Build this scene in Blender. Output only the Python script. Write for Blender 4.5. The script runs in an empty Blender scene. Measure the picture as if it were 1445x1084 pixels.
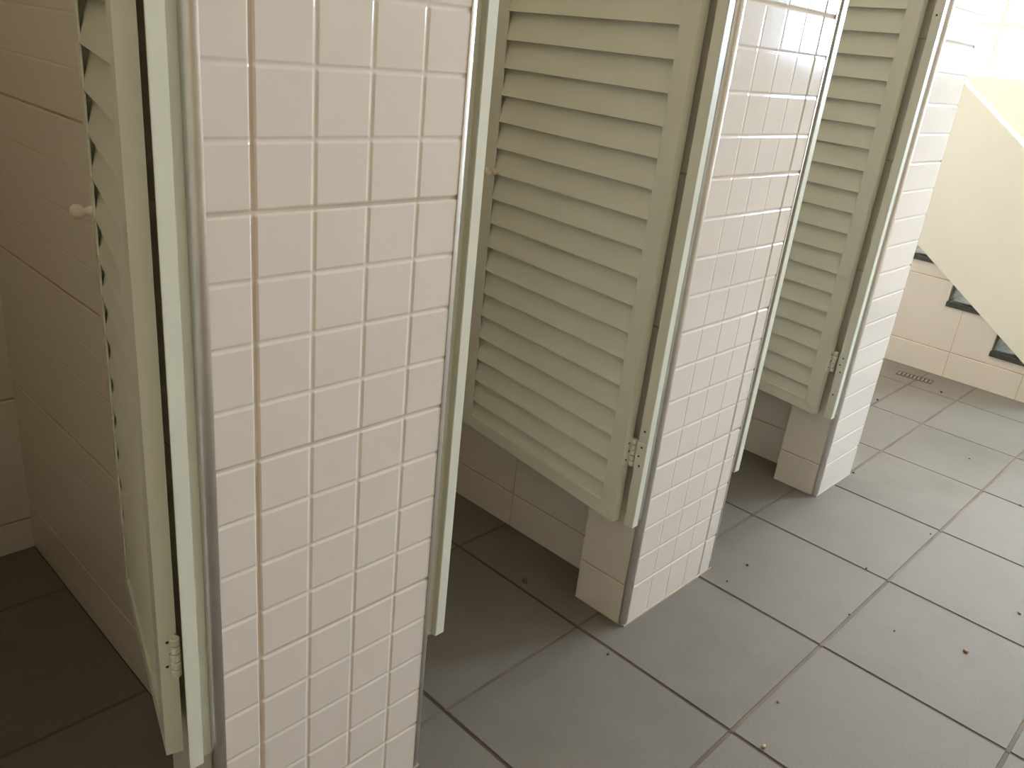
import bpy, bmesh, math, random
from mathutils import Vector, Matrix

T = 0.45            # one floor tile in metres; every length below is in floor tiles
random.seed(7)
C = bpy.context.scene.collection

# ------------------------------------------------------------------ helpers
def V(x, y, z): return Vector((x * T, y * T, z * T))

def tag(o, label=None, cat=None, group=None, kind=None):
    if label: o['label'] = label
    if cat: o['category'] = cat
    if group: o['group'] = group
    if kind: o['kind'] = kind
    return o

def obj(name, bm, mats, parent=None, smooth=False, loc=None, rotz=0.0):
    me = bpy.data.meshes.new(name)
    bmesh.ops.recalc_face_normals(bm, faces=bm.faces[:])
    bm.to_mesh(me); bm.free()
    if not isinstance(mats, (list, tuple)): mats = [mats]
    for m in mats: me.materials.append(m)
    if smooth:
        for p in me.polygons: p.use_smooth = True
    o = bpy.data.objects.new(name, me); C.objects.link(o)
    if parent: o.parent = parent
    if loc is not None: o.location = V(*loc)
    o.rotation_euler = (0, 0, rotz)
    return o

def empty(name, loc=(0, 0, 0), rotz=0.0, parent=None):
    o = bpy.data.objects.new(name, None); C.objects.link(o)
    o.empty_display_size = 0.1
    o.location = V(*loc); o.rotation_euler = (0, 0, rotz)
    if parent: o.parent = parent
    return o

def box(bm, x0, x1, y0, y1, z0, z1, bevel=0.0, mat=0):
    r = bmesh.ops.create_cube(bm, size=1.0)
    vs = r['verts']
    for v in vs:
        v.co = V(x0 + (v.co.x + .5) * (x1 - x0), y0 + (v.co.y + .5) * (y1 - y0), z0 + (v.co.z + .5) * (z1 - z0))
    fs = set(f for v in vs for f in v.link_faces)
    for f in fs: f.material_index = mat
    if bevel > 0:
        es = list(set(e for v in vs for e in v.link_edges))
        bmesh.ops.bevel(bm, geom=es, offset=bevel * T, segments=2, profile=0.6, affect='EDGES')
    return vs

def prism(bm, pts, z0, z1, mat=0):
    """closed outline (x, y) extruded along z"""
    a = [bm.verts.new(V(x, y, z0)) for x, y in pts]
    b = [bm.verts.new(V(x, y, z1)) for x, y in pts]
    n = len(pts)
    f = [bm.faces.new(a[::-1]), bm.faces.new(b)]
    for i in range(n):
        f.append(bm.faces.new((a[i], a[(i + 1) % n], b[(i + 1) % n], b[i])))
    for q in f: q.material_index = mat

def sweep(bm, prof, axis_pts, mat=0):
    """prof: list of (a, b) ; axis_pts: function (a, b, t) -> point for t in 0, 1"""
    A = [bm.verts.new(axis_pts(a, b, 0)) for a, b in prof]
    B = [bm.verts.new(axis_pts(a, b, 1)) for a, b in prof]
    n = len(prof)
    fs = [bm.faces.new(A), bm.faces.new(B[::-1])]
    for i in range(n):
        fs.append(bm.faces.new((A[i], B[i], B[(i + 1) % n], A[(i + 1) % n])))
    for f in fs: f.material_index = mat

def lathe(bm, prof, centre, axis='z', seg=20):
    """prof: list of (r, h)"""
    rings = []
    for r, h in prof:
        ring = []
        for k in range(seg):
            a = 2 * math.pi * k / seg
            c, s = r * math.cos(a), r * math.sin(a)
            if axis == 'z': p = (centre[0] + c, centre[1] + s, centre[2] + h)
            elif axis == 'y': p = (centre[0] + c, centre[1] + h, centre[2] + s)
            else: p = (centre[0] + h, centre[1] + c, centre[2] + s)
            ring.append(bm.verts.new(V(*p)))
        rings.append(ring)
    for a, b in zip(rings, rings[1:]):
        for k in range(seg):
            bm.faces.new((a[k], a[(k + 1) % seg], b[(k + 1) % seg], b[k]))
    bm.faces.new(rings[0][::-1]); bm.faces.new(rings[-1])

# ------------------------------------------------------------------ materials
def new_mat(name):
    m = bpy.data.materials.new(name); m.use_nodes = True
    nt = m.node_tree
    return m, nt, nt.nodes['Principled BSDF']

def N(nt, kind, **kw):
    n = nt.nodes.new(kind)
    for k, v in kw.items():
        if k in n.inputs: n.inputs[k].default_value = v
        else: setattr(n, k, v)
    return n

def mix_rgb(nt, fac, a, b):
    n = nt.nodes.new('ShaderNodeMix'); n.data_type = 'RGBA'
    for sock, v in ((n.inputs[0], fac), (n.inputs[6], a), (n.inputs[7], b)):
        if isinstance(v, bpy.types.NodeSocket): nt.links.new(v, sock)
        else: sock.default_value = v
    return n.outputs[2]

def ramp(nt, src, p0, c0, p1, c1):
    r = nt.nodes.new('ShaderNodeValToRGB')
    r.color_ramp.elements[0].position = p0; r.color_ramp.elements[0].color = c0
    r.color_ramp.elements[1].position = p1; r.color_ramp.elements[1].color = c1
    nt.links.new(src, r.inputs[0]); return r.outputs[0]

def noise(nt, scale, detail=3.0, rough=0.5, coord='Object'):
    tc = nt.nodes.new('ShaderNodeTexCoord')
    n = N(nt, 'ShaderNodeTexNoise', Scale=scale, Detail=detail, Roughness=rough)
    nt.links.new(tc.outputs[coord], n.inputs['Vector'])
    return n.outputs[0]

def bump(nt, b, src, strength, dist):
    n = N(nt, 'ShaderNodeBump', Strength=strength, Distance=dist)
    nt.links.new(src, n.inputs['Height']); nt.links.new(n.outputs[0], b.inputs['Normal'])

def plain(name, col, rough=.4, metal=0.0, var=0.06, scale=6.0, bs=0.0, bscale=60, coat=0.0):
    m, nt, b = new_mat(name)
    dark = tuple(c * (1 - var) for c in col) + (1,); lite = tuple(min(1, c * (1 + var)) for c in col) + (1,)
    nt.links.new(ramp(nt, noise(nt, scale), .3, dark, .7, lite), b.inputs['Base Color'])
    b.inputs['Roughness'].default_value = rough; b.inputs['Metallic'].default_value = metal
    if coat: b.inputs['Coat Weight'].default_value = coat; b.inputs['Coat Roughness'].default_value = .08
    if bs: bump(nt, b, noise(nt, bscale, 2), bs, .002)
    return m

def glaze(name, col, rough=.13):
    """glazed wall tile: small shade change from tile to tile, slightly wavy face"""
    m, nt, b = new_mat(name)
    base = mix_rgb(nt, noise(nt, 2.3, 2), tuple(c * .96 for c in col) + (1,), tuple(min(1, c * 1.03) for c in col) + (1,))
    nt.links.new(base, b.inputs['Base Color'])
    b.inputs['Roughness'].default_value = rough
    b.inputs['Specular IOR Level'].default_value = .5
    bump(nt, b, noise(nt, 14, 1), .10, .004)
    return m

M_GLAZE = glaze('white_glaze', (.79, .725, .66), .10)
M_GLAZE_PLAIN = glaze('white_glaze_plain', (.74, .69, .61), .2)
M_GROUT = plain('wall_grout', (.50, .40, .30), .9, var=.25, scale=9)
M_GROUT_PALE = plain('pale_grout', (.50, .41, .31), .9, var=.15, scale=9)
M_GROUT_TILE = plain('pillar_grout', (.62, .53, .43), .9, var=.15, scale=7)
M_METAL = plain('aluminium_trim', (.68, .66, .63), .36, metal=1.0, var=.05, scale=20)
M_PAINT = plain('mint_enamel', (.75, .765, .66), .30, var=.03, scale=5, bs=.05, bscale=90)
M_PLASTER = plain('cream_plaster', (.82, .78, .70), .85, var=.03, scale=4, bs=.08, bscale=50)
M_PARAPET = plain('cream_paint', (.88, .86, .77), .6, var=.03, scale=2.5, bs=.06, bscale=50)
M_TAN = plain('tan_plaster', (.55, .47, .36), .85, var=.03, scale=4)
M_CEIL = plain('ceiling_paint', (.70, .64, .55), .9, var=.02)
M_STONE = plain('dark_granite', (.035, .037, .033), .3, var=.4, scale=60)
M_STONE_TOP = plain('worn_granite', (.055, .052, .04), .85, var=.3, scale=40)
M_RISER = plain('riser_stone', (.15, .14, .105), .7, var=.2, scale=20)
M_KNOB = plain('ivory_knob', (.80, .74, .60), .3, var=.03)
M_SCREW = plain('dark_screw', (.05, .045, .04), .5, metal=.4)
M_DRAIN = plain('drain_steel', (.17, .145, .115), .6, metal=.1, var=.3, scale=30)
M_DRAIN_RIM = plain('rusted_drain_rim', (.085, .062, .045), .7, var=.3, scale=30)
M_HOLE_SHADE = plain('hole_shade_paint', (.02, .018, .015), .8)  # near-black that paints the shade below the grate
M_LEAF = plain('dry_brown_leaf', (.14, .075, .04), .8, var=.3, scale=40)
M_CHIP = plain('straw_chip', (.50, .40, .20), .8, var=.2, scale=40)
M_RUST = plain('rusty_chip', (.30, .15, .08), .8, var=.2, scale=40)
M_SPECK = plain('black_grit', (.03, .027, .024), .8, var=.3, scale=40)

def floor_tile_mat():
    m, nt, b = new_mat('grey_floor_tile')
    geo = nt.nodes.new('ShaderNodeNewGeometry')
    isl = ramp(nt, geo.outputs['Random Per Island'], 0, (.152, .138, .118, 1), 1, (.174, .159, .137, 1))
    n1 = noise(nt, 3.5, 5, .6)
    c1 = mix_rgb(nt, ramp(nt, n1, .35, (0, 0, 0, 1), .7, (1, 1, 1, 1)), isl, (.190, .174, .150, 1))
    n2 = noise(nt, 260, 2, .7)                                     # fine salt and pepper of the stoneware
    c2 = mix_rgb(nt, ramp(nt, n2, .36, (.30, .30, .30, 1), .52, (0, 0, 0, 1)), c1, (.095, .088, .079, 1))
    nt.links.new(c2, b.inputs['Base Color'])
    r = nt.nodes.new('ShaderNodeMapRange'); r.inputs[3].default_value = .60; r.inputs[4].default_value = .75
    nt.links.new(n1, r.inputs[0]); nt.links.new(r.outputs[0], b.inputs['Roughness'])
    b.inputs['Specular IOR Level'].default_value = .14
    bump(nt, b, noise(nt, 180, 2), .12, .0012)
    return m
M_FLOOR = floor_tile_mat()

M_FGROUT = plain('brown_floor_grout', (.135, .105, .080), .9, var=.3, scale=5)
M_FGROUT_DARK = plain('dark_floor_grout', (.070, .045, .032), .9, var=.45, scale=4)
M_FGROUT_PALE = plain('worn_floor_grout', (.125, .098, .075), .9, var=.3, scale=5)

def emit(name, col, s):
    m = bpy.data.materials.new(name); m.use_nodes = True
    nt = m.node_tree; nt.nodes.clear()
    e = nt.nodes.new('ShaderNodeEmission'); e.inputs[0].default_value = col + (1,); e.inputs[1].default_value = s
    o = nt.nodes.new('ShaderNodeOutputMaterial'); nt.links.new(e.outputs[0], o.inputs[0])
    return m
M_SKY_END = emit('bright_frosted_pane', (.66, .87, 1.13), 148.0)
M_SKY_STAIR = emit('stair_frosted_pane', (.97, .99, 1.0), 78.0)
M_SKY_DIM = emit('dim_unseen_pane', (.75, .90, 1.05), 14.0)  # weaker glow for the unseen middle window of the end wall
M_ROOF_GLOW = emit('added_roof_glow', (1.0, .79, .49), .96)  # glow of the roof panel added over the stalls
M_ADDED_LEFT = emit('added_warm_pane', (1.0, .86, .62), 1.5)  # warm glow of the window added in the left wall

# ------------------------------------------------------------------ numbers taken from the place
S = .1890                     # small scored square on the pillars
YF = -.168                    # front plane of the pillars
ZD = [2.531 + k * 4 * S for k in range(-3, 4)]     # grout rows of the wall tiles: .264, 1.021 ...
ZTOP = 4.75                   # top of pillars and partitions
YB = 2.5                      # rear wall of the stalls

# ------------------------------------------------------------------ tiled faces with real joints
def joint_coords(lo, hi, lines):
    """lines: (pos, width, depth, is_grout) -> sorted (coord, depth, grout flag of the cell after it)"""
    out = [(lo, 0.0)]
    spans = []
    for p, w, d, g in sorted(lines):
        if p <= lo + w or p >= hi - w: continue
        b = w * .4
        q = b + .003
        out += [(p - w / 2 - q, 0.0), (p - w / 2 - b, 0.0), (p - w / 2, d * .8), (p, d), (p + w / 2, d * .8), (p + w / 2 + b, 0.0), (p + w / 2 + q, 0.0)]
        if g: spans.append((p - w / 2, p + w / 2))
    out.append((hi, 0.0))
    return out, spans

def tiled_face(bm, origin, ua, va, na, ur, vr, ul, vl, tilt=0.0):
    """height-field face: origin + u*ua + v*va, sunk along -na at the joints. material 0 glaze, 1 grout"""
    us, gu = joint_coords(ur[0], ur[1], ul); vs, gv = joint_coords(vr[0], vr[1], vl)
    O, A, B, Nn = Vector(origin), Vector(ua), Vector(va), Vector(na)
    grid = [[bm.verts.new((O + A * u + B * v - Nn * max(du, dv)) * T) for v, dv in vs] for u, du in us]
    inside = lambda m, sp: any(a < m < b for a, b in sp)
    for i in range(len(us) - 1):
        mu = (us[i][0] + us[i + 1][0]) / 2
        for j in range(len(vs) - 1):
            mv = (vs[j][0] + vs[j + 1][0]) / 2
            f = bm.faces.new((grid[i][j], grid[i + 1][j], grid[i + 1][j + 1], grid[i][j + 1]))
            f.material_index = 1 if (inside(mu, gu) or inside(mv, gv)) else 0
            f.smooth = True

GW, GD = .0115, .0065         # real grout joint
SW, SD = .0105, .0036         # moulded joint between the scored squares

def scored(first, lo, hi, grout_every_from, sd=None):
    """joint list at pitch S; every fourth one (through grout_every_from) is real grout"""
    L = []
    k0 = math.floor((lo - first) / S) - 1
    for k in range(k0, k0 + int((hi - lo) / S) + 4):
        p = first + k * S
        g = (k - grout_every_from) % 4 == 0
        L.append((p, GW if g else SW, GD if g else (sd or SD), g))
    return L
def plain_rows(dz=0.0): return [(z + dz, .0085, .004, True) for z in ZD]
def plain_cols(first, lo, hi):
    n0 = math.floor((lo - first) / .757)
    return [(first + k * .757, .0055, .003, True) for k in range(n0, n0 + int((hi - lo) / .757) + 3)]

def raw_face(name, parent, mats, *a):
    bm = bmesh.new(); tiled_face(bm, *a)
    me = bpy.data.meshes.new(name); bm.normal_update(); bm.to_mesh(me); bm.free()
    for m in mats: me.materials.append(m)
    o = bpy.data.objects.new(name, me); C.objects.link(o)
    if parent: o.parent = parent
    return o

ZROWS = [r for r in scored(ZD[3], 0, ZTOP, 0) if r[0] > .2]      # the cut row at the floor is not scored across
TR = .029                     # radius of the rounded metal corner trim

def pillar(label, uL, uR, xl, trim_right=True, pL=None, pR=None, back=.19):
    """tiled pillar at the head of a partition wall: body + tiled front + tiled reveals + metal trims"""
    base = empty('pillar', ((uL + uR) / 2, .0, 0)); tag(base, label, 'pillar', kind='structure')
    ox = (uL + uR) / 2
    e = .012
    tl, tr = uL + TR, (uR - TR if trim_right else uR)
    bm = bmesh.new()
    box(bm, uL + e - ox, uR - e - ox, YF + e, back, 0, ZTOP)
    obj('core', bm, M_GROUT, base)
    raw_face('front_tiles', base, [M_GLAZE, M_GROUT_TILE], (-ox, YF, 0), (1, 0, 0), (0, 0, 1), (0, -1, 0), (tl, tr), (.0, ZTOP), xl, ZROWS)
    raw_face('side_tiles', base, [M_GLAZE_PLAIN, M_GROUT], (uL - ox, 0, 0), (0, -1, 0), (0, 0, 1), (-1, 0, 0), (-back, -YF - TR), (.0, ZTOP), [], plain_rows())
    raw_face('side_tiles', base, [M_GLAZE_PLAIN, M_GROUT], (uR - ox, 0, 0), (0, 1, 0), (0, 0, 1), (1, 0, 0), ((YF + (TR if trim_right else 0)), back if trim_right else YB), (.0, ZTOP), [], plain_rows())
    for side in ((-1, 1) if trim_right else (-1,)):
        cx = (uL + TR if side < 0 else uR - TR) - ox; cy = YF + TR
        pts = []
        for k in range(15):                            # bullnose that stands a little proud of the tiles
            a = math.radians(-8 + 110 * k / 14)
            pts.append((cx + side * (.002 + (TR + .002) * math.cos(a)), cy - (TR + .003) * math.sin(a)))
        pts += [(cx - side * .004, cy)]
        bm = bmesh.new(); prism(bm, pts, 0.0, ZTOP)
        t = obj('corner_trim', bm, M_METAL, base)
        for p in t.data.polygons: p.use_smooth = abs(p.normal.z) < .5
        md = t.modifiers.new('es', 'EDGE_SPLIT'); md.split_angle = math.radians(35)
        t['label'] = 'rounded grey aluminium corner trim'
    # mortar bead where the tiles meet the floor
    bm = bmesh.new(); box(bm, uL + .005 - ox, uR - .005 - ox, YF - .005, YF + .02, 0, .008)
    obj('mortar_bead', bm, M_GROUT_PALE, base)
    return base

pillar('white tiled pillar left of the first wide opening, with four full columns of squares', -2.24, -1.30, scored(-2.0709, -2.3, -1.2, 0, .0032))
pillar('white tiled pillar in the middle, between the second and third louvred doors', .205, 1.152, scored(.9949, .1, 1.3, 0, .0020))
pillar('white tiled pillar ending the row, next to the open stair hall', 2.668, 3.305, [], trim_right=False)
pillar('white tiled pillar beyond the left edge, at the near side of the first stall', -4.42, -3.48, scored(-3.61, -4.5, -3.4, 0))

def partition(name, x0, x1, dz=0.0, rows=None):
    r = empty(name, ((x0 + x1) / 2, 1.2, 0)); r['kind'] = 'structure'
    ox, oy = (x0 + x1) / 2, 1.2
    bm = bmesh.new(); box(bm, x0 + .012 - ox, x1 - .012 - ox, .15 - oy, YB - oy, 0, ZTOP); obj('core', bm, M_GROUT, r)
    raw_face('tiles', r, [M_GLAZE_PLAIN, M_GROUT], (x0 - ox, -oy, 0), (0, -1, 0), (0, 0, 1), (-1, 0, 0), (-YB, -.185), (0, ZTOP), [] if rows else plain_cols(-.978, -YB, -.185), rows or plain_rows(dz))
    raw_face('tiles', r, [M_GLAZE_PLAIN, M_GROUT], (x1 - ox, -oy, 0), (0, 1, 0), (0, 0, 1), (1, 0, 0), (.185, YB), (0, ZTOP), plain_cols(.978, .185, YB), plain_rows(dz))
    return r
tag(partition('wall_first_partition', -2.005, -1.54, .045, [(p + .045, w * (.8 if g else .6), d * .7, g) for p, w, d, g in scored(ZD[3], 0, ZTOP, 0, .0018)]), 'white tiled partition wall behind the first pillar, in deep shade', 'wall')
tag(partition('wall_second_partition', .44, .915, -.02), 'white tiled partition wall behind the middle pillar, seen under the second door', 'wall')
tag(partition('wall_third_partition', 2.94, 3.29, .04), 'white tiled partition wall behind the last pillar, seen under the third door', 'wall')
tag(partition('wall_near_partition', -4.19, -3.71), 'tiled partition wall on the near side of the first stall', 'wall')

# rear wall of the stalls
w = empty('wall_back', (-.8, YB, 0)); tag(w, 'dark tiled rear wall of the stalls', 'wall', kind='structure')
raw_face('tiles', w, [M_GLAZE_PLAIN, M_GROUT], (.8, 0, 0), (1, 0, 0), (0, 0, 1), (0, -1, 0), (-6.2, 3.3), (0, 6.3), plain_cols(-2.2, -6.2, 3.3), [(z - .07, GW, GD, True) for z in ZD])
bm = bmesh.new(); box(bm, -6.2 + .8, 3.3 + .8, .012, .25, 0, 6.3); obj('core', bm, M_PLASTER, w)

# ------------------------------------------------------------------ floor: stoneware tiles on dark brown grout
bm = bmesh.new()
GF = .0145
def floor_tile(x0, x1, y0, y1):
    g = GF / 2
    if x1 - x0 < .04 or y1 - y0 < .04: return
    b = .004
    top = [bm.verts.new(V(x, y, 0)) for x, y in ((x0 + g + b, y0 + g + b), (x1 - g - b, y0 + g + b), (x1 - g - b, y1 - g - b), (x0 + g + b, y1 - g - b))]
    bot = [bm.verts.new(V(x, y, -.012)) for x, y in ((x0 + g, y0 + g), (x1 - g, y0 + g), (x1 - g, y1 - g), (x0 + g, y1 - g))]
    bm.faces.new(top)
    for i in range(4): bm.faces.new((bot[i], bot[(i + 1) % 4], top[(i + 1) % 4], top[i]))
HX = 3.305                    # beyond the last pillar the rows are cut differently
for ix in range(-7, 10):
    for iy in range(-6, 3):
        x0, x1, y0, y1 = ix, ix + 1, iy, iy + 1
        if iy >= -1 and x1 > HX:
            if x0 < HX and iy >= 0: floor_tile(x0, HX, y0, y1)
        else: floor_tile(x0, x1, y0, y1)
for ix in range(3, 10):
    floor_tile(ix, ix + 1, -1, -.158)
    x0, x1 = max(ix, HX), ix + 1
    for y0, y1 in ((-.158, .35), (.35, 1.35), (1.35, 2.35), (2.35, 3.35), (3.35, 4.3)):
        floor_tile(x0, x1, y0, y1)
fl = obj('floor', bm, M_FLOOR); tag(fl, 'grey stoneware tiled floor with brown grout lines', 'floor', kind='structure')
bm = bmesh.new(); box(bm, -7, 10, -6, 4.4, -.3, -.0055)
obj('grout', bm, M_FGROUT, fl)
bm = bmesh.new()                                   # the cross joints were filled with a darker grout
for ix in range(-6, 10): box(bm, ix - GF / 2, ix + GF / 2, -6, (2.5 if ix < HX else -1), -.02, -.004)
obj('cross_grout', bm, M_FGROUT_DARK, fl)
bm = bmesh.new(); box(bm, HX, 9, -.158 - GF, 4.3, -.02, -.0035)
box(bm, 3 + GF, 9, -1 + GF, -.158 - GF, -.02, -.0035)
obj('hall_grout', bm, M_FGROUT_PALE, fl)

# ------------------------------------------------------------------ louvred doors
DT = .055; ZB, ZT = .688, 4.56
PITCH = .1425; SHADOW0 = .879
def make_door(label, P, ang, W, kx=None):
    d = empty('louvred_door', (P[0], P[1], 0), math.radians(90 - ang))
    tag(d, label, 'door', 'mint louvred stall doors', kind='thing')
    ST, RL = .10, .087
    zt = ZT
    def stile(x0, x1, mitre):
        bm = bmesh.new()
        # ends are mitred with the rails
        if mitre > 0: pts = [(x0, ZB), (x1, ZB + RL), (x1, zt - RL), (x0, zt)]
        else: pts = [(x0, ZB + RL), (x1, ZB), (x1, zt), (x0, zt - RL)]
        A = [bm.verts.new(V(x, 0, z)) for x, z in pts]; B = [bm.verts.new(V(x, -DT, z)) for x, z in pts]
        # slat groove along the inner edge, cut hollow to darken the slat ends
        k0, k1 = (1, 2) if mitre > 0 else (0, 3)
        dx = -.055 if mitre > 0 else .055
        ys = (-.007, -.050)
        P = lambda k, y, sh: bm.verts.new(V(pts[k][0] + sh, y, pts[k][1] + (0 if sh == 0 else (.02 if k in (0, 1) else -.02))))
        G = {k: [P(k, ys[0], 0), P(k, ys[0], dx), P(k, ys[1], dx), P(k, ys[1], 0)] for k in (k0, k1)}
        ring0 = [A[k0]] + G[k0] + [B[k0]]; ring1 = [A[k1]] + G[k1] + [B[k1]]
        for i in range(5): bm.faces.new((ring0[i], ring0[i + 1], ring1[i + 1], ring1[i]))
        o0, o1 = (0, 3) if mitre > 0 else (1, 2)
        bm.faces.new(A); bm.faces.new(B[::-1])
        bm.faces.new((A[o0], B[o0], B[o1], A[o1]))
        bm.faces.new([A[o0]] + [B[o0]] + ring0[::-1]); bm.faces.new([A[o1]] + [B[o1]] + ring1[::-1])
        obj('stile', bm, M_PAINT, d)
    stile(0, ST, 1); stile(W - ST, W, -1)
    for top in (0, 1):
        bm = bmesh.new()
        if not top: pts = [(0.001, ZB), (W - .001, ZB), (W - ST, ZB + RL), (ST, ZB + RL)]
        else: pts = [(0.001, zt), (W - .001, zt), (W - ST, zt - RL), (ST, zt - RL)]
        A = [bm.verts.new(V(x, 0, z)) for x, z in pts]; B = [bm.verts.new(V(x, -DT, z)) for x, z in pts]
        bm.faces.new(A); bm.faces.new(B[::-1])
        for i in range(4): bm.faces.new((A[i], B[i], B[(i + 1) % 4], A[(i + 1) % 4]))
        bmesh.ops.bevel(bm, geom=bm.edges[:], offset=.0035 * T, segments=2, affect='EDGES')
        obj('rail', bm, M_PAINT, d)
    # slats: lower lip flush with the face, upper edge sunk towards the back
    bm = bmesh.new()
    z = SHADOW0 - PITCH
    while z < zt - RL - .03:
        y0, y1, h, t = -.0005, -.0485, PITCH + .024, .0085
        zl = max(z, ZB + RL - .004)
        f = (zl - z) / h
        ya = y0 + (y1 - y0) * f
        zh = min(z + h, zt - RL + .01); yb = y0 + (y1 - y0) * (zh - z) / h
        dep = lambda zz: y0 + (y1 - y0) * max(0.0, (zz - z) / h) ** 1.12
        face = [(dep(zl + (zh - zl) * q / 6), zl + (zh - zl) * q / 6) for q in range(7)]
        prof = face + [(dep(zh) - t * .6, zh - .006)] + [(dep(zl + (zh - zl) * q / 6) - t, zl + (zh - zl) * q / 6 - .002) for q in range(5, -1, -1)]
        sweep(bm, prof, lambda a, b, k: V(ST - .050 if k == 0 else W - ST + .050, a, b))
        z += PITCH
    obj('louvre_panel', bm, M_PAINT, d)
    # hinge: leaf screwed to the door edge, knuckle barrel in the gap
    hz0, hz1 = 1.035, 1.19
    bm = bmesh.new(); box(bm, -.0045, .002, -DT + .004, -.006, hz0, hz1, .001)
    hg = obj('hinge', bm, M_PAINT, d); hg['label'] = 'painted butt hinge with three screws'
    bm = bmesh.new()
    n = 5; seg = (hz1 - hz0) / n
    for k in range(n):
        lathe(bm, [(.013, .002), (.0155, .005), (.0155, seg - .005), (.013, seg - .002)], (-.024, -.046, hz0 + k * seg), 'z', 14)
    obj('knuckle', bm, M_PAINT, hg, smooth=False)
    bm = bmesh.new(); box(bm, -.024, -.002, -.0485, -.043, hz0 + .003, hz1 - .003); obj('web', bm, M_PAINT, hg)
    for k, yy in enumerate((-.026, -.036, -.022)):
        bm = bmesh.new(); lathe(bm, [(.0055, 0), (.004, -.002)], (-.0045, yy, hz1 - .03 - k * .048), 'x', 10)
        obj('screw', bm, M_SCREW, hg)
    # small ball knob on the free stile
    bm = bmesh.new()
    lathe(bm, [(.020, -.004), (.021, .008), (.014, .018), (.012, .026), (.022, .036), (.027, .048), (.025, .060), (.016, .070), (.004, .074)], (kx or W - .055, 0, 2.315), 'y', 20)
    kb = obj('knob', bm, M_KNOB, d, smooth=True); kb['label'] = 'small ivory ball knob'
    return d
make_door('mint louvred door at the far left, swung open and seen almost edge on', (-2.362, -.054), 15.6, 1.035)
make_door('large mint louvred door in the middle, between the first and second pillars', (.085, -.052), 7.0, 1.40, 1.29)
make_door('mint louvred door furthest back, hung on the last pillar', (2.54, -.036), 9.5, 1.345)

# ------------------------------------------------------------------ door frames: a post on each pillar, rebated towards the tiles
def frame(label, left, right, hinge_leaf=True, extra=None):
    """left / right: (tile side u, step u, free face u) of the posts at the left and right of the opening"""
    ref = right or left
    fr = empty('door_frame', (ref[2], -.13, 0)); tag(fr, label, 'door frame', 'mint door frames of the stalls', kind='thing')
    ox, oy = ref[2], -.13
    y0, y1, y2 = -.164, -.138, -.106
    for p in (left, right):
        if not p: continue
        a, s, b = p[:3]; bb = p[3] if len(p) > 3 else b          # one post tapers towards its back
        pts = [(a, y1), (s, y1), (s, y0), (b, y0), (bb, y2), (a, y2)]
        bm = bmesh.new(); prism(bm, [(x - ox, y - oy) for x, y in pts], ZB + .002, ZT + .02)
        es = [e for e in bm.edges]
        bmesh.ops.bevel(bm, geom=es, offset=.0025 * T, segments=2, affect='EDGES')
        obj('post', bm, M_PAINT, fr)
    if left and right:
        bm = bmesh.new(); box(bm, left[0] - ox, right[0] - ox, y0 - oy, y2 - oy, ZT + .022, ZT + .11, .003); obj('head', bm, M_PAINT, fr)
    if hinge_leaf:
        b = right[2]
        bm = bmesh.new(); box(bm, b - .004 - ox, b + .002 - ox, y0 + .008 - oy, y2 + .002 - oy, 1.035, 1.19, .001)
        h = obj('hinge_leaf', bm, M_PAINT, fr)
        for yy, zz in ((-.135, 1.165), (-.125, 1.112), (-.138, 1.06)):
            bm = bmesh.new(); lathe(bm, [(.006, 0), (.004, -.002)], (b - .004 - ox, yy - oy, zz), 'x', 10); obj('screw', bm, M_SCREW, h)
        for yy, zz in (extra or ()):
            bm = bmesh.new(); lathe(bm, [(.0065, 0), (.0045, -.002)], (b - ox, yy - oy, zz), 'x', 10); obj('screw_hole', bm, M_SCREW, fr)
    return fr
frame('mint door frame of the first stall, on the left side of the nearest pillar', (-3.48, -3.52, -3.575), (-2.24, -2.283, -2.333, -2.302), hinge_leaf=False)
frame('mint door frame around the middle door, between the nearest and middle pillars', (-1.30, -1.262, -1.214), (.205, .168, .119), extra=((-.135, 1.255),))
frame('mint door frame furthest back, between the middle and last pillars', (1.152, 1.182, 1.236), (2.668, 2.612, 2.557), extra=((-.13, .88), (-.13, 3.42)))

# ------------------------------------------------------------------ stair hall at the far end
US = 6.66
TREADS = [(.44, -.745, -.176), (.84, -.176, .395), (1.26, .395, .967), (1.67, .967, 1.54), (2.08, 1.54, 2.11), (2.49, 2.11, 2.68), (2.9, 2.68, 3.25), (3.31, 3.25, 3.82)]
sc = empty('staircase', (US + 1.1, 1.2, 0)); tag(sc, 'staircase with dark stone treads, white tiled side and sloping cream balustrade', 'staircase', kind='thing')
ox, oy = US + 1.1, 1.2
for zt, ya, yb in TREADS:
    bm = bmesh.new(); box(bm, US - .03 - ox, 8.95 - ox, ya - .03 - oy, yb + .004 - oy, zt - .055, zt, .004)
    t = obj('tread', bm, M_STONE, sc)
    bm = bmesh.new(); box(bm, US - .02 - ox, 8.94 - ox, ya + .004 - oy, yb - oy, zt - .001, zt + .0015)
    obj('worn_top', bm, M_STONE_TOP, t)
    bm = bmesh.new(); box(bm, US + .02 - ox, 8.95 - ox, ya - .014 - oy, ya - .002 - oy, zt - .41, zt - .055); obj('riser', bm, M_RISER, sc)
# stepped tiled side wall, one strip under every tread
for k, (zt, ya, yb) in enumerate(TREADS):
    raw_face('side_tiles', sc, [M_GLAZE, M_GROUT], (US - ox, -oy, 0), (0, -1, 0), (0, 0, 1), (-1, 0, 0), (-yb, -ya), (0, zt - .054),
             plain_cols(-.214, -yb, -ya), [(.288 + i * .77, .009, .005, True) for i in range(6)])
    bm = bmesh.new(); box(bm, US + .012 - ox, 8.95 - ox, ya - oy, yb - oy, 0, zt - .06); obj('core', bm, M_PLASTER, sc)
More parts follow.
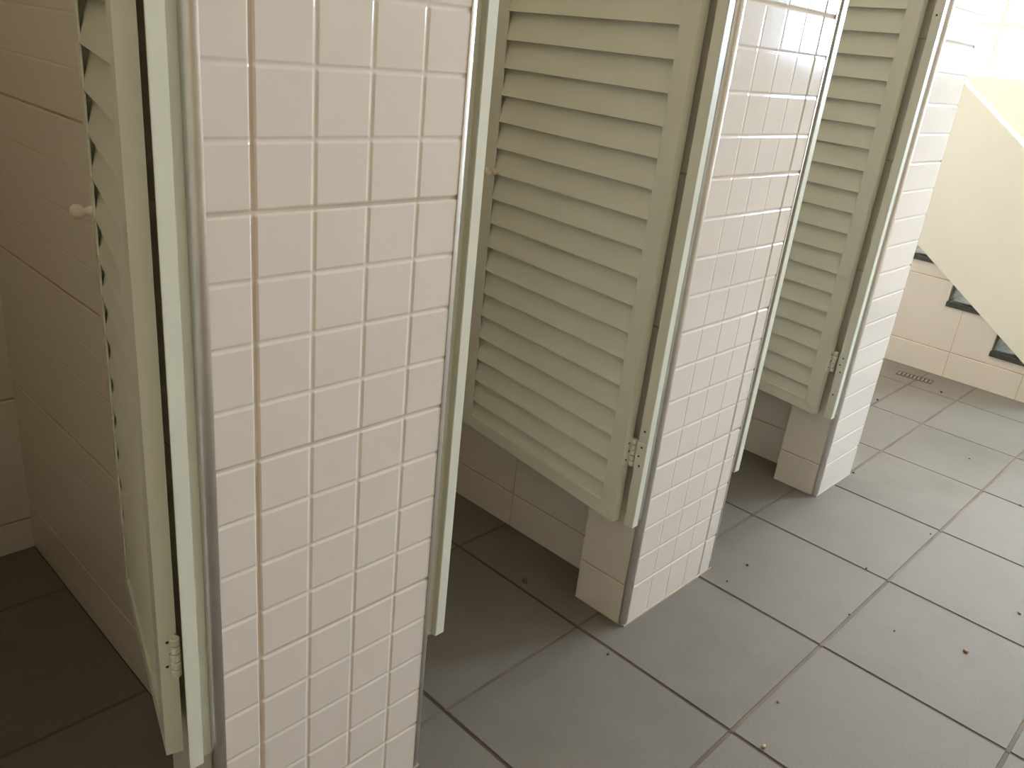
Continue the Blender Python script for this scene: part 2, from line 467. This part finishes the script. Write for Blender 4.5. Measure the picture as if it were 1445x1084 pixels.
# solid sloping balustrade
bm = bmesh.new()
k0, k1 = -.95, 3.9
prof = [(k0, .115 if False else .423 + (k0 + .504) * .691), (k1, .423 + (k1 + .504) * .691), (k1, 2.555 + (k1 - .157) * .726), (k0, 2.555 + (k0 - .157) * .726)]
A = [bm.verts.new(V(US - .045 - ox, y - oy, z)) for y, z in prof]; B = [bm.verts.new(V(US + .16 - ox, y - oy, z)) for y, z in prof]
bm.faces.new(A); bm.faces.new(B[::-1])
for i in range(4): bm.faces.new((A[i], B[i], B[(i + 1) % 4], A[(i + 1) % 4]))
bmesh.ops.bevel(bm, geom=bm.edges[:], offset=.006 * T, segments=2, affect='EDGES')
par = obj('balustrade', bm, M_PARAPET, sc); par['label'] = 'solid sloping cream balustrade'

# ------------------------------------------------------------------ room shell
def wall(name, label, x0, x1, y0, y1, z0, z1, m=None):
    bm = bmesh.new(); box(bm, x0, x1, y0, y1, z0, z1)
    return tag(obj(name, bm, m or M_PLASTER), label, 'wall', kind='structure')
WE, WF = 9.0, -5.2
def wall_with_windows(name, label, along, fixed, thick, lo, hi, holes, za, zb, m, ztop=6.3):
    bm = bmesh.new()
    cuts = [lo] + [c for h in holes for c in h] + [hi]
    parts = [(lo, hi, 0, za), (lo, hi, zb, ztop)] + [(cuts[i], cuts[i + 1], za, zb) for i in range(0, len(cuts), 2)]
    for p0, p1, q0, q1 in parts:
        if along == 'y': box(bm, fixed, fixed + thick, p0, p1, q0, q1)
        else: box(bm, p0, p1, fixed - thick, fixed, q0, q1)
    return tag(obj(name, bm, m), label, 'wall', kind='structure')
wall_with_windows('wall_end', 'cream end wall of the stair hall under the bright window', 'y', WE, .3, -5.5, 4.6, [(-4.2, -3.0), (-2.75, -1.6), (-1.0, 2.6)], 3.17, 5.0, M_PLASTER)
wall('wall_front', 'tan wall facing the stalls', -6.5, 9.3, WF - .3, WF, 0, 6.3, M_TAN)
wall_with_windows('wall_left', 'tan wall closing the room on the left', 'y', -6.5, .3, -5.2, 2.75, [(-5.0, -2.6)], 3.3, 5.6, M_TAN)
wall('wall_hall', 'cream rear wall of the stair hall', 3.29, 9.3, 4.3, 4.6, 0, 6.3)
wall('wall_return', 'cream side wall of the stair hall behind the stalls', 3.05, 3.29, 2.5, 4.6, 0, 6.3)
RL0, RL1, RY0, RY1 = -6.0, 3.0, -1.5, 1.6
bm = bmesh.new()
for a in ((-6.5, 9.3, -5.5, RY0), (-6.5, 9.3, RY1, 4.6), (-6.5, RL0, RY0, RY1), (RL1, 9.3, RY0, RY1)): box(bm, *a, 6.3, 6.5)
tag(obj('ceiling', bm, M_CEIL), 'cream ceiling with an opening for the added roof panel', 'ceiling', kind='structure')
rl = empty('added_roof_panel', ((RL0 + RL1) / 2, (RY0 + RY1) / 2, 6.4)); tag(rl, 'long added glowing roof panel above the stalls', 'window', kind='structure')  # unseen glowing panel, added to light the stalls from above
bm = bmesh.new(); box(bm, (RL0 - RL1) / 2, (RL1 - RL0) / 2, (RY0 - RY1) / 2, (RY1 - RY0) / 2, 0, .02); obj('pane', bm, M_ROOF_GLOW, rl)
for k in range(7):
    x = (RL0 - RL1) / 2 + (RL1 - RL0) * k / 6
    bm = bmesh.new(); box(bm, x - .03, x + .03, (RY0 - RY1) / 2, (RY1 - RY0) / 2, -.06, 0); obj('frame_bar', bm, M_PAINT, rl)

def window(name, label, along, fixed, a, b, za, zb, n, m, transom):
    r = empty(name, (fixed, (a + b) / 2, za) if along == 'y' else ((a + b) / 2, fixed, za))
    tag(r, label, 'window', kind='structure')
    c = (a + b) / 2
    def put(nm, p0, p1, d0, d1, q0, q1, mat):
        bm = bmesh.new()
        if along == 'y': box(bm, d0, d1, p0 - c, p1 - c, q0 - za, q1 - za, 0)
        else: box(bm, p0 - c, p1 - c, -d1, -d0, q0 - za, q1 - za, 0)
        return obj(nm, bm, mat, r)
    put('pane', a, b, .14, .15, za, zb, m)
    for q0, q1 in ((za, za + .05), (zb - .05, zb), (transom - .025, transom + .025)): put('frame_bar', a, b, .08, .14, q0, q1, M_PAINT)
    for k in range(n + 1):
        x = a + (b - a) * k / n
        put('frame_bar', max(a, x - .025), min(b, x + .025), .075, .14, za, zb, M_PAINT)
    return r
window('window_1', 'bright frosted window in the end wall above the stairs', 'y', WE, -1.0, 2.6, 3.17, 5.0, 3, M_SKY_STAIR, 3.78)
window('window_3', 'bright frosted window in the end wall, in front of the stairs', 'y', WE, -4.2, -3.0, 3.17, 5.0, 2, M_SKY_END, 3.78)
window('window_5', 'unseen dimmer window in the end wall, between the two bright ones', 'y', WE, -2.75, -1.6, 3.17, 5.0, 2, M_SKY_DIM, 3.78)  # unseen window, placed for the bright reflection on the last pillar
window('added_left_window', 'added unseen window in the left wall', 'y', -6.5, -5.0, -2.6, 3.3, 5.6, 2, M_ADDED_LEFT, 4.0)  # unseen window, added to light the left-facing sides of the doors

# ------------------------------------------------------------------ floor drain and bits on the floor
dr = empty('floor_drain', (6.31, .39, 0), math.radians(-82)); tag(dr, 'small rectangular metal floor drain in front of the tiled stair side', 'drain')
bm = bmesh.new()
for a in ((-.19, .19, -.075, -.055), (-.19, .19, .055, .075), (-.19, -.17, -.055, .055), (.17, .19, -.055, .055)): box(bm, a[0], a[1], a[2], a[3], 0.0, .006, .001)
obj('rim', bm, M_DRAIN_RIM, dr)
bm = bmesh.new()
for k in range(9):
    x = -.16 + k * .04
    box(bm, x - .011, x + .011, -.055, .055, 0.001, .0045)
obj('grate', bm, M_DRAIN, dr)
bm = bmesh.new(); box(bm, -.17, .17, -.055, .055, 0.0002, .001); obj('hole_shade', bm, M_HOLE_SHADE, dr)  # thin dark sheet standing in for the shade inside the drain

def flake(name, label, cat, x, y, size, m, h=.25, rot=0.0, lump=.35, group=None):
    bm = bmesh.new()
    bmesh.ops.create_icosphere(bm, subdivisions=2, radius=1.0)
    rr = random.Random(int(x * 1000) + int(y * 777))
    for v in bm.verts:
        k = 1 + rr.uniform(-lump, lump)
        v.co = Vector((v.co.x * size * k, v.co.y * size * .6 * k, (v.co.z + .9) * size * h)) * T
        if v.co.z < 0: v.co.z = 0
    o = obj(name, bm, m, smooth=True, loc=(x, y, .0005), rotz=rot)
    return tag(o, label, cat, group, kind='thing')
FL = [
    ('dry_leaf_scrap', 'dark curled scrap of dry leaf on the grout line inside the middle stall', 'leaf', .066, .475, .022, M_LEAF, .5, .9),
    ('grit_speck', 'black speck on the floor just in front of the middle pillar, left of its corner', 'speck', -.046, -.26, .010, M_SPECK, .4, .2),
    ('rust_flake', 'dark reddish flake on the floor tile at the bottom, beside the wide grout line', 'flake', .376, -1.058, .011, M_RUST, .4, .4),
    ('straw_chip', 'pale yellow chip on the floor at the bottom edge of the photo', 'chip', .033, -1.16, .014, M_CHIP, .6, .1),
    ('rust_chip', 'rust brown chip lying alone on the large floor tile at the right', 'chip', 1.655, -1.594, .019, M_RUST, .35, 1.2),
    ('grit_speck', 'black speck on the wide grout line in the middle of the floor', 'speck', 1.424, -.985, .009, M_SPECK, .4, .5),
    ('grit_speck', 'black speck on the dark cross joint right of the middle pillar', 'speck', 2.015, -.844, .011, M_SPECK, .5, .2),
    ('grit_speck', 'black speck on the floor a little further right of the middle pillar', 'speck', 1.377, -.309, .010, M_SPECK, .4, .8),
    ('grit_speck', 'black speck on the floor just off the right corner of the middle pillar', 'speck', 1.101, -.319, .009, M_SPECK, .4, .1),
    ('grit_speck', 'small black speck on the large floor tile left of the rust brown chip', 'speck', 1.495, -1.235, .008, M_SPECK, .4, .1),
    ('grit_speck', 'small dark speck beside the tile crossing in front of the last pillar', 'speck', 2.883, -.967, .010, M_SPECK, .3, .1),
    ('grit_speck', 'dark smudge of grit at the right edge of the floor', 'speck', 2.356, -1.701, .013, M_SPECK, .2, .6),
    ('grit_speck', 'black speck at the right edge of the photo, at the end of a cross joint', 'speck', 3.998, -1.287, .013, M_SPECK, .4, .6),
    ('grit_speck', 'black speck on the floor in front of the stairs, right of the drain', 'speck', 6.1, .035, .022, M_SPECK, .4, .6),
    ('grit_speck', 'black speck on the floor below the drain, beside the last pillar', 'speck', 5.201, .368, .020, M_SPECK, .4, .6),
    ('grit_speck', 'black speck in the floor joint at the foot of the last pillar', 'speck', 3.345, -.18, .014, M_SPECK, .4, .6),
    ('grit_speck', 'faint dark speck on the pale floor tile in front of the stair hall', 'speck', 4.565, -.724, .010, M_SPECK, .4, .6),
]
for a in FL: flake(*a)

# ------------------------------------------------------------------ camera
cam = bpy.data.cameras.new('camera'); co = bpy.data.objects.new('camera', cam); C.objects.link(co)
R3 = ((0.696526, -0.710165, 0.102556), (-0.208634, -0.3372, -0.918024), (0.68653, 0.61803, -0.383033))   # right, down, forward
P3 = V(-3.22506, -2.20354, 3.04060)
co.matrix_world = Matrix([[R3[0][i], -R3[1][i], -R3[2][i], P3[i]] for i in range(3)] + [[0, 0, 0, 1]])
cam.sensor_fit = 'HORIZONTAL'; cam.sensor_width = 36.0; cam.lens = 36.0 * 1179.74 / 1445
cam.clip_start = .02; cam.clip_end = 60
sc_ = bpy.context.scene
sc_.camera = co

# ------------------------------------------------------------------ light: the windows and the added glowing panes; a little sky through nothing else
wd = bpy.data.worlds.new('sky'); sc_.world = wd; wd.use_nodes = True
bg = wd.node_tree.nodes['Background']; bg.inputs[0].default_value = (.75, .85, 1, 1); bg.inputs[1].default_value = 1.0

vs = sc_.view_settings
vs.view_transform = 'Standard'; vs.look = 'None'; vs.gamma = 1.0; vs.use_curve_mapping = False
vs.exposure = -0.18
try:
    cy = sc_.cycles
    cy.use_denoising = True; cy.denoiser = 'OPENIMAGEDENOISE'
    cy.max_bounces = 10; cy.diffuse_bounces = 6; cy.glossy_bounces = 4
    cy.sample_clamp_indirect = 6.0; cy.caustics_reflective = False; cy.caustics_refractive = False
except Exception:
    pass
